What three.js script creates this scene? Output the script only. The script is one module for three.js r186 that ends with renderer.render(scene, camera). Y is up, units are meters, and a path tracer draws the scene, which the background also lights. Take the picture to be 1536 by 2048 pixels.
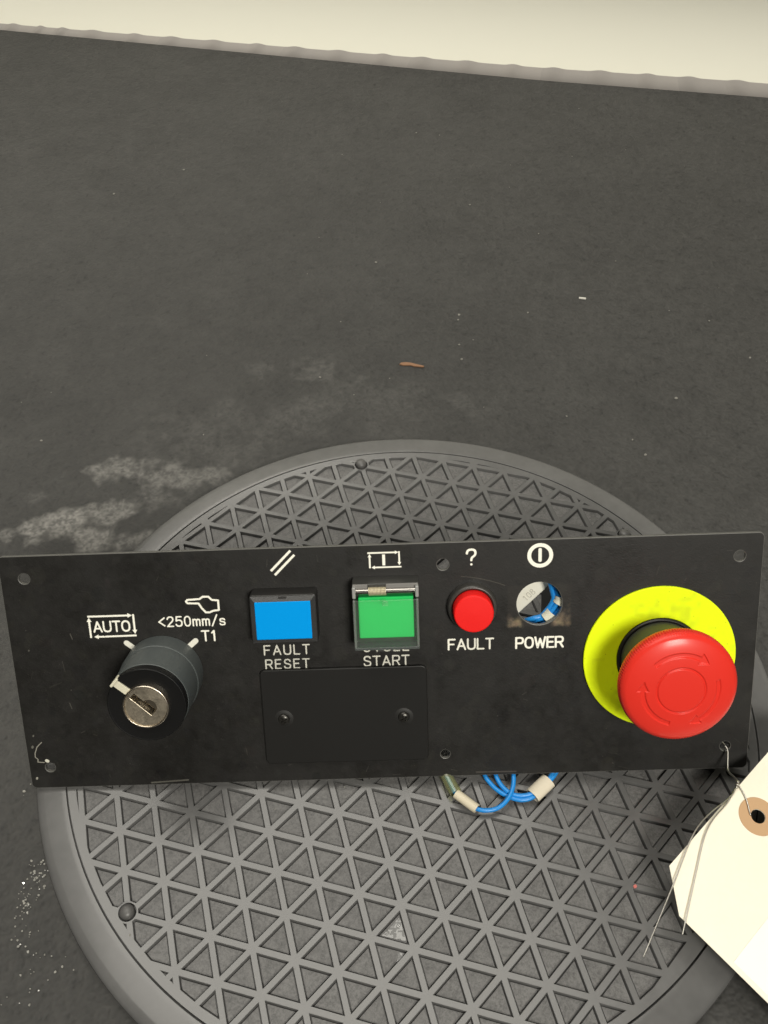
import * as THREE from 'three';
import { RoundedBoxGeometry } from 'three/addons/geometries/RoundedBoxGeometry.js';
import { mergeGeometries } from 'three/addons/utils/BufferGeometryUtils.js';
import { RectAreaLightUniformsLib } from 'three/addons/lights/RectAreaLightUniformsLib.js';
import { FontLoader } from 'three/addons/loaders/FontLoader.js';
import { TextGeometry } from 'three/addons/geometries/TextGeometry.js';
import { Brush, Evaluator, SUBTRACTION } from 'three-bvh-csg';

// ------------------------------------------------------------------ camera, lamps, exposure
const scene = new THREE.Scene();
scene.background = new THREE.Color(0x000000);
const V = (x, y, z) => new THREE.Vector3(x, y, z);
const MM = 0.001;
const camera = new THREE.PerspectiveCamera(57.489, 768 / 1024, 0.02, 20);
{
  const th = 0.87589, ro = -0.01549, ct = Math.cos(th), st = Math.sin(th);
  const up0 = V(0, ct, -st), rt0 = V(1, 0, 0), fwd = V(0, -st, -ct);
  const r = rt0.clone().multiplyScalar(Math.cos(ro)).addScaledVector(up0, Math.sin(ro));
  const u = rt0.clone().multiplyScalar(-Math.sin(ro)).addScaledVector(up0, Math.cos(ro));
  camera.position.set(0, 0.36497, 0);
  camera.quaternion.setFromRotationMatrix(new THREE.Matrix4().makeBasis(r, u, fwd.negate()));
}
const renderer = new THREE.WebGLRenderer({ antialias: true });
renderer.setSize(768, 1024);
renderer.toneMapping = THREE.LinearToneMapping;
renderer.toneMappingExposure = 1.02;
renderer.shadowMap.enabled = true;
RectAreaLightUniformsLib.init();
const LAMP_COLOUR = new THREE.Color().setRGB(1.0, 0.96, 0.87);
// the lamps of the workshop: position and aim in metres, size, strength
const LAMPS = [
  { name: 'work_lamp', pos: [0.46, 1.44, 1.12], aim: [0, 0.03, -0.2], w: 0.44, h: 0.44, power: 55, label: 'square work lamp hung in front of the black control panel' },
  { name: 'strip_lamp', pos: [-0.3, 0.66, -0.94], aim: [-0.26, 0, -0.78], w: 1.0, h: 0.14, power: 5.5, label: 'long strip lamp hung above the foot of the white backdrop' },
  { name: 'ceiling_lamp', pos: [-0.35, 2.0, -0.6], aim: [-0.33, 0, -0.5], w: 1.6, h: 1.2, power: 3.5, label: 'wide ceiling lamp panel overhead of the whole table' },
];
for (const L of LAMPS) {
  const g = new THREE.Group(); g.name = L.name; g.userData = { label: L.label, category: 'lamp' };
  g.position.set(...L.pos); g.lookAt(...L.aim); scene.add(g);
  const house = new THREE.Mesh(new RoundedBoxGeometry(L.w + 0.04, L.h + 0.04, 0.06, 2, 0.008), new THREE.MeshStandardMaterial({ color: 0xb9b9b4, roughness: 0.5 }));
  house.name = 'housing'; house.position.z = -0.033; g.add(house);
  const glow = new THREE.Mesh(new THREE.BoxGeometry(L.w, L.h, 0.004), new THREE.MeshStandardMaterial({ color: 0xffffff, emissive: LAMP_COLOUR, emissiveIntensity: 1.2, roughness: 0.8 }));
  glow.name = 'diffuser'; glow.position.z = 0; g.add(glow);
  const light = new THREE.RectAreaLight(LAMP_COLOUR, L.power, L.w, L.h);
  light.name = 'lamp_light'; light.position.z = 0.006; light.rotation.y = Math.PI; g.add(light);
}

// ------------------------------------------------------------------ helpers
let seed = 7;
const rnd = () => { seed = (seed + 0x6d2b79f5) | 0; let t = Math.imul(seed ^ (seed >>> 15), 1 | seed); t = (t + Math.imul(t ^ (t >>> 7), 61 | t)) ^ t; return ((t ^ (t >>> 14)) >>> 0) / 4294967296; };
const lin = (r, g, b) => new THREE.Color().setRGB(r, g, b);
const std = (o) => new THREE.MeshStandardMaterial(o);
const phy = (o) => new THREE.MeshPhysicalMaterial(o);
const done = new WeakSet();
function mesh(name, geo, mat, parent, pos) {            // geometry and position in millimetres
  if (!done.has(geo)) { geo.scale(MM, MM, MM); done.add(geo); }
  const m = new THREE.Mesh(geo, mat); m.name = name; m.castShadow = m.receiveShadow = true;
  if (pos) m.position.set(pos[0] * MM, pos[1] * MM, pos[2] * MM);
  (parent || scene).add(m);
  return m;
}
function group(name, parent, pos) { const g = new THREE.Group(); g.name = name; if (pos) g.position.set(pos[0] * MM, pos[1] * MM, pos[2] * MM); (parent || scene).add(g); return g; }
function tag(o, label, category, extra) { o.userData = { label, category, ...(extra || {}) }; return o; }
function field(n, layers) {                              // sum of smooth random grids, n x n values about 0
  const out = new Float32Array(n * n);
  for (const [cells, amp] of layers) {
    const c = cells + 2, gr = new Float32Array(c * c);
    for (let i = 0; i < gr.length; i++) gr[i] = rnd() * 2 - 1;
    const xi = new Int32Array(n), xf = new Float32Array(n);
    for (let i = 0; i < n; i++) { const v = i / n * cells; xi[i] = Math.floor(v); const f = v - xi[i]; xf[i] = f * f * (3 - 2 * f); }
    for (let y = 0; y < n; y++) {
      const o0 = xi[y] * c, fy = xf[y];
      for (let x = 0; x < n; x++) {
        const k = o0 + xi[x], fx = xf[x];
        const a = gr[k] + (gr[k + 1] - gr[k]) * fx, b = gr[k + c] + (gr[k + c + 1] - gr[k + c]) * fx;
        out[y * n + x] += amp * (a + (b - a) * fy);
      }
    }
  }
  return out;
}
const clamp01 = (v) => (v < 0 ? 0 : v > 1 ? 1 : v);
function greyTex(n, vals, srgb, wrap = THREE.MirroredRepeatWrapping) {
  const d = new Uint8Array(n * n * 4);
  for (let i = 0; i < n * n; i++) { const v = clamp01(vals[i]) * 255; d[i * 4] = d[i * 4 + 1] = d[i * 4 + 2] = v; d[i * 4 + 3] = 255; }
  return finishTex(new THREE.DataTexture(d, n, n), srgb, wrap);
}
function finishTex(t, srgb, wrap = THREE.MirroredRepeatWrapping) {
  t.magFilter = THREE.LinearFilter; t.minFilter = THREE.LinearMipmapLinearFilter; t.generateMipmaps = true;
  t.wrapS = t.wrapT = wrap; if (srgb) t.colorSpace = THREE.SRGBColorSpace; t.needsUpdate = true; return t;
}
const toS = (v) => (v <= 0.0031308 ? v * 12.92 : 1.055 * Math.pow(v, 1 / 2.4) - 0.055);
function planarUV(geo, ox, oz, size) {                   // uv from x and z, before the mm scale
  const p = geo.attributes.position, uv = new Float32Array(p.count * 2);
  for (let i = 0; i < p.count; i++) { uv[2 * i] = (p.getX(i) - ox) / size; uv[2 * i + 1] = (p.getZ(i) - oz) / size; }
  geo.setAttribute('uv', new THREE.BufferAttribute(uv, 2)); return geo;
}
function lathe(pts, seg = 64) { return new THREE.LatheGeometry(pts.map(([r, y]) => new THREE.Vector2(Math.max(r, 0.0001), y)), seg); }
function latheZ(pts, seg = 64) { const g = lathe(pts, seg); g.rotateX(Math.PI / 2); return g; }   // axis along +z
function tube(points, r, seg = 60, rad = 10) { return new THREE.TubeGeometry(new THREE.CatmullRomCurve3(points.map((p) => V(...p)), false, 'centripetal'), seg, r, rad, false); }
function rrect(w, h, r) { const s = new THREE.Shape(), x = w / 2, y = h / 2; s.moveTo(-x + r, -y); s.lineTo(x - r, -y); s.absarc(x - r, -y + r, r, -Math.PI / 2, 0); s.lineTo(x, y - r); s.absarc(x - r, y - r, r, 0, Math.PI / 2); s.lineTo(-x + r, y); s.absarc(-x + r, y - r, r, Math.PI / 2, Math.PI); s.lineTo(-x, -y + r); s.absarc(-x + r, -y + r, r, Math.PI, Math.PI * 1.5); return s; }
function circleHole(x, y, r) { const p = new THREE.Path(); p.absarc(x, y, r, 0, Math.PI * 2, true); return p; }
const extrude = (s, depth, bevel = 0.3, cs = 16) => new THREE.ExtrudeGeometry(s, { depth: depth - 2 * bevel, bevelEnabled: bevel > 0, bevelThickness: bevel, bevelSize: bevel, bevelOffset: -bevel, bevelSegments: 2, curveSegments: cs }).translate(0, 0, bevel);

// ------------------------------------------------------------------ the dark mat, the pleated trim, the white backdrop
const MATY = -9;
const EDGE = [[-1016, -1058], [-348, -899], [144, -783], [321, -748], [1000, -617]];   // far edge of the mat
{
  const N = 2048, X0 = -450, Z0 = -950, S = 900;
  const soft = field(N, [[5, 0.5], [13, 0.5], [37, 0.35], [90, 0.3]]);
  const grain = field(N, [[330, 0.5], [620, 0.6], [1000, 0.5]]);
  const blot = field(N, [[26, 0.6], [60, 0.7], [140, 0.6], [300, 0.5]]);
  const dust = new Float32Array(N * N);
  const smear = (cx, cz, rx, rz, ang, amt) => {
    const ca = Math.cos(ang), sa = Math.sin(ang), m = Math.max(rx, rz) * 2;
    for (let y = Math.max(0, Math.floor((cz - m - Z0) / S * N)); y < Math.min(N, (cz + m - Z0) / S * N); y++) for (let x = Math.max(0, Math.floor((cx - m - X0) / S * N)); x < Math.min(N, (cx + m - X0) / S * N); x++) {
      const dx = X0 + x / N * S - cx, dz = Z0 + y / N * S - cz, u = (dx * ca + dz * sa) / rx, v = (-dx * sa + dz * ca) / rz, i = y * N + x;
      const d = 1 - Math.sqrt(u * u + v * v) + blot[i] * 0.55;
      if (d > 0) dust[i] = Math.max(dust[i], amt * Math.min(1, d * 1.3) * (0.35 + 0.65 * clamp01(grain[i] * 0.8 + 0.5)));
    }
  };
  for (const a of [[-171, -308, 25, 10, -0.35, 1.1], [-143, -344, 32, 9, 0.05, 0.62], [-141, -314, 18, 8, -0.2, 0.75], [-150, -297, 18, 8, 0.2, 0.95], [-130, -296, 15, 7, -0.3, 0.8], [-113, -340, 32, 9, 0.1, 0.5],
    [-120, -322, 14, 9, 0.3, 0.3], [-196, -302, 9, 6, 0, 0.5], [-43, -423, 30, 13, 0.1, 0.17], [-58, -380, 44, 18, 0.1, 0.13], [-95, -365, 40, 20, 0.2, 0.1], [10, -395, 50, 14, 0.1, 0.08], [-185, -326, 10, 5, 0, 0.22], [-20, -405, 30, 10, 0.4, 0.06]]) smear(...a);
  const col = new Uint8Array(N * N * 4), bump = new Float32Array(N * N), rough = new Float32Array(N * N);
  for (let i = 0; i < N * N; i++) {
    let b = 0.037 * (1 + 0.08 * soft[i] + 0.3 * grain[i] + 0.1 * blot[i]);
    if (b < 0.01) b = 0.01; if (grain[i] < -0.85) b *= 0.75;
    const d = dust[i] * 0.78;
    const c = [b * 1.02 + (0.33 - b) * d * 0.8, b + (0.32 - b) * d * 0.8, b * 0.93 + (0.3 - b) * d * 0.8];
    for (let k = 0; k < 3; k++) col[i * 4 + k] = 255 * toS(clamp01(c[k]));
    col[i * 4 + 3] = 255;
    bump[i] = 0.5 + 0.32 * grain[i] + 0.1 * blot[i];
    rough[i] = 0.76 + 0.08 * grain[i] + 0.15 * d;
  }
  const map = finishTex(new THREE.DataTexture(col, N, N), true);
  const matMat = std({ map, bumpMap: greyTex(N, bump), bumpScale: 0.0007, roughnessMap: greyTex(N, rough), roughness: 1, color: 0xffffff });
  const s = new THREE.Shape();
  s.moveTo(-1016, 320); for (const [x, z] of EDGE) s.lineTo(x, z); s.lineTo(1000, 320); s.closePath();
  const g = new THREE.ExtrudeGeometry(s, { depth: 7, bevelEnabled: false });   // shape x,y(z) ; thickness downwards
  g.rotateX(Math.PI / 2);                                // y -> z, depth -> -y
  g.translate(0, MATY, 0);
  planarUV(g, X0, Z0, S);
  const mat = mesh('mat', g, matMat); mat.userData = { kind: 'structure', label: 'dark grey rough felt mat under the round disc', category: 'mat' };
}
{ // white sheet lying under the mat and curving up behind it
  const d = V(0.9752, 0, 0.2214), nb = V(0.2214, 0, -0.9752), o = V(-14, 0, -820);
  const prof = [[-700, -17], [14, -17]];
  const R = 66; for (let k = 1; k <= 20; k++) { const a = k / 20 * 1.5; prof.push([14 + R * Math.sin(a), -17 + R * (1 - Math.cos(a))]); }
  const last = prof[prof.length - 1]; prof.push([last[0] + 80 * 0.12, last[1] + 80], [last[0] + 600 * 0.12, last[1] + 600]);
  const pos = [], idx = []; const NS = 24;
  for (let s = 0; s <= NS; s++) for (const [b, y] of prof) { const t = -1300 + 2600 * s / NS; const p = o.clone().addScaledVector(d, t).addScaledVector(nb, b); pos.push(p.x, y, p.z); }
  const M = prof.length;
  for (let s = 0; s < NS; s++) for (let k = 0; k < M - 1; k++) { const a = s * M + k, b = a + M; idx.push(a, b, a + 1, b, b + 1, a + 1); }
  const g = new THREE.BufferGeometry(); g.setAttribute('position', new THREE.Float32BufferAttribute(pos, 3)); g.setIndex(idx); g.computeVertexNormals();
  const bd = mesh('backdrop', g, std({ color: lin(0.6, 0.59, 0.51), roughness: 0.85, side: THREE.DoubleSide }));
  bd.userData = { kind: 'structure', label: 'cream white backdrop sheet curving up behind the dark mat', category: 'backdrop' };
}
{ // pleated trim along the far edge of the mat
  const root = group('pleated_trim'); tag(root, 'pinkish grey pleated trim strip along the far edge of the mat', 'trim');
  const tm = [0, 1, 2].map((k) => std({ color: lin(0.275 + 0.006 * k, 0.256 + 0.005 * k, 0.236 + 0.004 * k), roughness: 0.7, side: THREE.DoubleSide }));
  const seg = []; let acc = 0;
  for (let i = 0; i < EDGE.length - 1; i++) { const a = EDGE[i], b = EDGE[i + 1], l = Math.hypot(b[0] - a[0], b[1] - a[1]); seg.push({ a, b, l, s0: acc }); acc += l; }
  const at = (s) => { const g = seg.find((q) => s <= q.s0 + q.l) || seg[seg.length - 1]; const t = (s - g.s0) / g.l; return [g.a[0] + (g.b[0] - g.a[0]) * t, g.a[1] + (g.b[1] - g.a[1]) * t]; };
  const sMid = seg[0].l + seg[1].l;                       // where the lean of the pleats changes side
  const sL = seg[0].l - 180, sR = seg[0].l + seg[1].l + seg[2].l + 220;
  let s = sL, n = 0;
  while (s < sR) {
    const w = 39 + 5 * Math.sin(n * 2.1) + (s < seg[0].l + 60 ? -14 : 0);
    const NS = 14, NT = 7, pos = [], idx = [];
    for (let i = 0; i <= NS; i++) for (let k = 0; k <= NT; k++) {
      const t = k / NT, e = i / NS, here = s + w * e;
      const hgt = 3.6 + 6.2 * clamp01((here - seg[0].l) / 600);
      const lean = (sMid - here) * 0.02 * t * (hgt / 12);
      const lobe = e < 0.55 ? 0.5 - 0.5 * Math.cos(e / 0.55 * Math.PI * 2) : 0;
      const [x, z] = at(here + lean * 3);
      const out = -1.1 * lobe * (0.35 + 0.65 * t) + 6 * t * t + 1.2;
      const y = MATY - 4 + (hgt + 4) * (t - 0.12 * t * t) + 1.7 * lobe * t;
      pos.push(x + 0.2214 * out, y, z - 0.9752 * out);
    }
    const M = NT + 1;
    for (let i = 0; i < NS; i++) for (let k = 0; k < NT; k++) { const a = i * M + k, b = a + M; idx.push(a, b, a + 1, b, b + 1, a + 1); }
    const g = new THREE.BufferGeometry(); g.setAttribute('position', new THREE.Float32BufferAttribute(pos, 3)); g.setIndex(idx); g.computeVertexNormals();
    mesh('pleat', g, tm[n % 3], root);
    s += w; n++;
  }
}

// ------------------------------------------------------------------ the round ribbed disc
const L = 16.4127, CX = 10.21, CZ = -198.59, RP = 143.6, RG = 147.28, RO = 160.4, LX = -67.654, LZ = -160.389, PH = 0.26363;
const PEGS = [141, 81, 21, -39, -99, -159].map((a) => [CX + 140.3 * Math.cos(a * Math.PI / 180), CZ + 140.3 * Math.sin(a * Math.PI / 180)]);
const discNoise = (() => { const n = 512; const f1 = field(n, [[6, 0.5], [18, 0.4], [60, 0.4], [180, 0.35]]); return f1; })();
const cellCentres = {};
{
  const disc = group('ribbed_disc', null, [CX, 0, CZ]); tag(disc, 'round grey rubber disc with recessed triangle lattice beneath the control panel', 'disc');
  const rn = new Float32Array(512 * 512), cn = new Float32Array(512 * 512);
  for (let i = 0; i < rn.length; i++) { rn[i] = 0.235 + 0.03 * discNoise[i]; cn[i] = toS(clamp01(0.9 + 0.1 * discNoise[i])); }
  const roughT = greyTex(512, rn), colT = greyTex(512, cn, true);
  const rubber = std({ color: lin(0.122, 0.121, 0.119), roughness: 1, roughnessMap: roughT, map: colT });
  const padN = field(512, [[20, 0.4], [70, 0.5], [160, 0.6], [256, 0.5]]);
  const pc = new Float32Array(512 * 512); for (let i = 0; i < pc.length; i++) pc[i] = toS(clamp01(0.8 + 0.3 * padN[i]));
  const padT = greyTex(512, pc, true);
  const padM = [0.118, 0.123, 0.128].map((v) => std({ color: lin(v, v * 0.98, v * 0.955), roughness: 0.5, map: padT }));
  const A = [Math.cos(PH) * L, Math.sin(PH) * L], B = [Math.cos(PH + Math.PI / 3) * L, Math.sin(PH + Math.PI / 3) * L];
  const node = (i, j) => [LX + i * A[0] + j * B[0] - CX, LZ + i * A[1] + j * B[1] - CZ];
  const clip = (poly, nx, ny, c) => {                     // keep n.p <= c
    const out = []; for (let i = 0; i < poly.length; i++) {
      const p = poly[i], q = poly[(i + 1) % poly.length], dp = nx * p[0] + ny * p[1] - c, dq = nx * q[0] + ny * q[1] - c;
      if (dp <= 0) out.push(p); if ((dp < 0 && dq > 0) || (dp > 0 && dq < 0)) { const t = dp / (dp - dq); out.push([p[0] + (q[0] - p[0]) * t, p[1] + (q[1] - p[1]) * t]); }
    } return out;
  };
  const area = (p) => { let a = 0; for (let i = 0; i < p.length; i++) { const q = p[(i + 1) % p.length]; a += p[i][0] * q[1] - q[0] * p[i][1]; } return a / 2; };
  const inset = (p, d) => {                               // move the sides of a convex polygon inwards
    const s = area(p) > 0 ? 1 : -1; let r = p.slice();
    for (let i = 0; i < p.length; i++) { const a = p[i], b = p[(i + 1) % p.length], l = Math.hypot(b[0] - a[0], b[1] - a[1]); if (l < 1e-6) continue; const nx = s * (b[1] - a[1]) / l, ny = -s * (b[0] - a[0]) / l; r = clip(r, nx, ny, nx * a[0] + ny * a[1] - d); if (r.length < 3) return []; }
    return r;
  };
  const cells = [];
  for (let i = -30; i < 30; i++) for (let j = -30; j < 30; j++) for (const up of [0, 1]) {
    let tri = up ? [node(i, j), node(i + 1, j), node(i, j + 1)] : [node(i + 1, j), node(i + 1, j + 1), node(i, j + 1)];
    const c = [(tri[0][0] + tri[1][0] + tri[2][0]) / 3, (tri[0][1] + tri[1][1] + tri[2][1]) / 3];
    if (Math.hypot(...c) > RP + 14) continue;
    const full = area(tri);
    let p = inset(tri, 1.04), cut = false;
    const n0 = p.length;
    for (let k = 0; k < 72; k++) { const a = k / 72 * Math.PI * 2, before = p.length; const q = clip(p, Math.cos(a), Math.sin(a), RP); if (q.length !== before || Math.abs(area(q) - area(p)) > 1e-6) cut = true; p = q; if (p.length < 3) break; }
    if (p.length < 3) continue;
    for (const [px, pz] of PEGS) { const dx = px - CX - c[0], dz = pz - CZ - c[1], l = Math.hypot(dx, dz); if (l < 18) { const q = clip(p, dx / l, dz / l, (dx / l) * (px - CX) + (dz / l) * (pz - CZ) - 3.95); if (q.length < 3) { p = []; break; } if (Math.abs(area(q) - area(p)) > 1e-6) { cut = true; p = q; } } }
    if (p.length < 3 || Math.abs(area(p)) < 0.7) continue;
    p = p.filter((v, k) => { const w = p[(k + 1) % p.length]; return Math.hypot(v[0] - w[0], v[1] - w[1]) > 0.25; });
    if (p.length < 3 || inset(p, 0.2).length < 3) continue;
    if (area(p) < 0) p.reverse();
    cells.push({ p, c, up, cut, i, j, small: inset(p, 0.6).length < 3 });
  }
  // lattice: one moulded sheet with triangular openings, chamfered edges and walls
  const V2 = (p) => new THREE.Vector2(p[0], p[1]);
  const contour = []; for (let k = 0; k < 256; k++) { const a = k / 256 * Math.PI * 2; contour.push(new THREE.Vector2(Math.cos(a) * (RG - 0.36), Math.sin(a) * (RG - 0.36))); }
  const holes = cells.map((c) => { const o = c.p.map((v) => v.slice()); return o.map(V2).reverse(); });
  const pegHoles = PEGS.map(([x, z]) => { const h = []; for (let k = 0; k < 24; k++) { const a = -k / 24 * Math.PI * 2; h.push(new THREE.Vector2(x - CX + 3.45 * Math.cos(a), z - CZ + 3.45 * Math.sin(a))); } return h; });
  const allHoles = [...holes, ...pegHoles];
  const faces = THREE.ShapeUtils.triangulateShape(contour, allHoles), flat = [contour, ...allHoles].flat();
  const pos = [];
  for (const [a, b, c] of faces) { const P = [flat[a], flat[b], flat[c]]; const s = (P[1].x - P[0].x) * (P[2].y - P[0].y) - (P[2].x - P[0].x) * (P[1].y - P[0].y); const o = s > 0 ? [0, 2, 1] : [0, 1, 2]; for (const k of o) pos.push(P[k].x, 0, P[k].y); }
  const wall = (r1, y1, r2, y2) => { for (let k = 0; k < r1.length; k++) { const m = (k + 1) % r1.length, a = r1[k], b = r1[m], c = r2[k], d = r2[m]; pos.push(a[0], y1, a[1], b[0], y1, b[1], c[0], y2, c[1], b[0], y1, b[1], d[0], y2, d[1], c[0], y2, c[1]); } };
  const shrink = (p, d) => { // same vertex count, for chamfers
    const s = area(p) > 0 ? 1 : -1, n = p.length, r = [];
    for (let k = 0; k < n; k++) { const a = p[(k + n - 1) % n], b = p[k], c = p[(k + 1) % n]; const l1 = Math.hypot(b[0] - a[0], b[1] - a[1]), l2 = Math.hypot(c[0] - b[0], c[1] - b[1]); const n1 = [-s * (b[1] - a[1]) / l1, s * (b[0] - a[0]) / l1], n2 = [-s * (c[1] - b[1]) / l2, s * (c[0] - b[0]) / l2]; const den = 1 + n1[0] * n2[0] + n1[1] * n2[1]; r.push([b[0] + d * (n1[0] + n2[0]) / den, b[1] + d * (n1[1] + n2[1]) / den]); }
    return r;
  };
  for (const c of cells) { const i1 = shrink(c.p, 0.14); wall(c.p, 0, i1, -0.16); const i2 = shrink(c.p, Math.min(0.36, c.small ? 0.16 : 0.36)); wall(i1, -0.16, i2, -1.5); wall(i2, -1.5, i2, -2.25); }
  for (const h of pegHoles) { const r = h.map((v) => [v.x, v.y]); wall(r, 0, r, -2.25); }
  const rim = contour.map((v) => [v.x, v.y]); wall(rim, 0, rim, -2.25);
  const lg = new THREE.BufferGeometry(); lg.setAttribute('position', new THREE.Float32BufferAttribute(pos, 3)); lg.computeVertexNormals();
  planarUV(lg, -160, -160, 320);
  mesh('lattice', lg, rubber, disc);
  // base and rim
  mesh('base', lathe([[0, -2.3], [RG + 1, -2.3], [RG + 1, -8.6], [0, -8.6]], 128), std({ color: lin(0.122, 0.121, 0.119), roughness: 0.8 }), disc);
  const rg = lathe([[RG + 0.36, -8.5], [RG + 0.36, -0.15], [RG + 0.5, -0.02], [RG + 2.5, -0.16], [RG + 5, -0.52], [RO - 4.2, -0.95], [RO - 2.6, -1.35], [RO - 1.4, -1.95], [RO - 0.5, -2.9], [RO, -4.4], [RO - 0.1, -8.9], [RG + 1, -8.95]], 200);
  planarUV(rg, -160, -160, 320);
  mesh('rim', rg, rubber, disc);
  // triangle pads at the bottom of the openings: those the photograph shows largest are parts of their own
  const panelCovers = (x, z) => { const bz = -159.6 - 0.02 * x; return z < bz - 6 && z > -292; };
  const scored = cells.map((c) => { const x = c.c[0] + CX, z = c.c[1] + CZ; const vis = !panelCovers(x, z) && z < -66 && Math.abs(x) < 145; return { c, s: (vis ? 1 : 0) * 1000 + z + 400 }; }).sort((a, b) => b.s - a.s);
  const rest = [], shared = {};
  const padGeo = (p) => { const s = new THREE.Shape(p.map(V2)); const g = new THREE.ExtrudeGeometry(s, { depth: 0.85, bevelEnabled: false }); g.rotateX(Math.PI / 2); g.translate(0, -1.42, 0); return g; };
  scored.forEach(({ c }, k) => {
    const p = inset(c.p, c.small ? 0.1 : 0.66); if (p.length < 3) return;
    if (area(p) < 0) p.reverse();
    if (k < 300) {
      const m = padM[(c.i * 7 + c.j * 13 + c.up * 5 + 300) % 3];
      const g = planarUV(padGeo(p.map((v) => [v[0] - c.c[0], v[1] - c.c[1]])), -c.c[0] * 1.0 - 160, -c.c[1] - 160, 64);
      const o = mesh('pad', g, m, disc, [c.c[0], 0, c.c[1]]);
      o.rotation.set((rnd() - 0.5) * 0.006, 0, (rnd() - 0.5) * 0.006);
    } else rest.push(planarUV(padGeo(p), -160, -160, 64));
    cellCentres[`${c.i},${c.j},${c.up}`] = c;
  });
  if (rest.length) { const o = mesh('pad_field', mergeGeometries(rest), padM[1], disc); o.userData = { kind: 'stuff' }; }
  const pegG = lathe([[2.75, -2.25], [2.85, 0.2], [2.8, 1.1], [2.45, 1.9], [1.7, 2.45], [0.8, 2.72], [0, 2.8]], 28), pegM = std({ color: lin(0.09, 0.088, 0.085), roughness: 0.42 });
  for (const [x, z] of PEGS) mesh('peg', pegG, pegM, disc, [x - CX, 0, z - CZ]);
}

// ------------------------------------------------------------------ the control panel (x across, y up the plate, z out of its face)
const PC = V(-1.2115, 45.867, -187.741), PX = V(0.99974607, 0.02206514, -0.0045743), PY = V(-0.02079209, 0.82498254, -0.56477562), PN = V(-0.00868814, 0.56472731, 0.82523183);
const pw = (u, v, h) => { const p = PC.clone().addScaledVector(PX, u).addScaledVector(PY, v).addScaledVector(PN, h); return [p.x, p.y, p.z]; };
const PWID = 290, PHEI = 99.5;
const panel = group('control_panel', null, [PC.x, PC.y, PC.z]);
panel.quaternion.setFromRotationMatrix(new THREE.Matrix4().makeBasis(PX, PY, PN));
tag(panel, 'black metal operator control panel with key switch, buttons, lamp and red emergency stop', 'control panel');
const HOLES = [[-135.7, 40.6, 2.15], [-136.4, -40.4, 2.0], [24.1, 41, 2.3], [23.6, -39.6, 1.9], [136.2, 40.6, 2.2], [135.7, -39.7, 2.1], [60.8, 23.9, 8.75]];

// stroke lettering, height 1, y downwards
const GL = {
  A: [0.72, 'M0 1L.36 0L.72 1M.12 .68L.6 .68'], U: [0.66, 'M0 0L0 .68Q0 1 .33 1Q.66 1 .66 .68L.66 0'], T: [0.66, 'M0 0L.66 0M.33 0L.33 1'], O: [0.7, 'M.35 0Q.7 0 .7 .5Q.7 1 .35 1Q0 1 0 .5Q0 0 .35 0Z'],
  F: [0.58, 'M.58 0L0 0L0 1M0 .48L.48 .48'], L: [0.55, 'M0 0L0 1L.55 1'], R: [0.64, 'M0 1L0 0L.4 0Q.64 0 .64 .26Q.64 .52 .4 .52L0 .52M.36 .52L.64 1'], E: [0.56, 'M.56 0L0 0L0 1L.56 1M0 .48L.48 .48'],
  S: [0.62, 'M.6 .2Q.56 0 .31 0Q.03 0 .03 .25Q.03 .45 .31 .49Q.62 .54 .62 .75Q.62 1 .31 1Q.04 1 0 .78'], C: [0.66, 'M.66 .28Q.6 0 .35 0Q0 0 0 .5Q0 1 .35 1Q.6 1 .66 .72'], Y: [0.66, 'M0 0L.33 .48L.66 0M.33 .48L.33 1'],
  P: [0.62, 'M0 1L0 0L.38 0Q.62 0 .62 .27Q.62 .54 .38 .54L0 .54'], W: [0.9, 'M0 0L.22 1L.45 .15L.68 1L.9 0'], '<': [0.55, 'M.55 .08L0 .5L.55 .92'], 2: [0.58, 'M.02 .24Q.06 0 .3 0Q.57 0 .57 .26Q.57 .44 .3 .66L0 1L.58 1'],
  5: [0.58, 'M.54 0L.08 0L.03 .45Q.15 .36 .3 .36Q.58 .36 .58 .67Q.58 1 .29 1Q.05 1 0 .8'], 0: [0.56, 'M.28 0Q.56 0 .56 .5Q.56 1 .28 1Q0 1 0 .5Q0 0 .28 0Z'], m: [0.66, 'M0 1L0 .34M0 .5Q.05 .34 .17 .34Q.33 .34 .33 .52L.33 1M.33 .5Q.38 .34 .5 .34Q.66 .34 .66 .52L.66 1'],
  '/': [0.5, 'M0 1.08L.5 -.08'], s: [0.48, 'M.46 .47Q.43 .34 .24 .34Q.02 .34 .02 .5Q.02 .63 .24 .66Q.48 .69 .48 .84Q.48 1 .24 1Q.03 1 0 .86'], 1: [0.3, 'M0 .2L.2 0L.2 1'],
};
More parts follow.
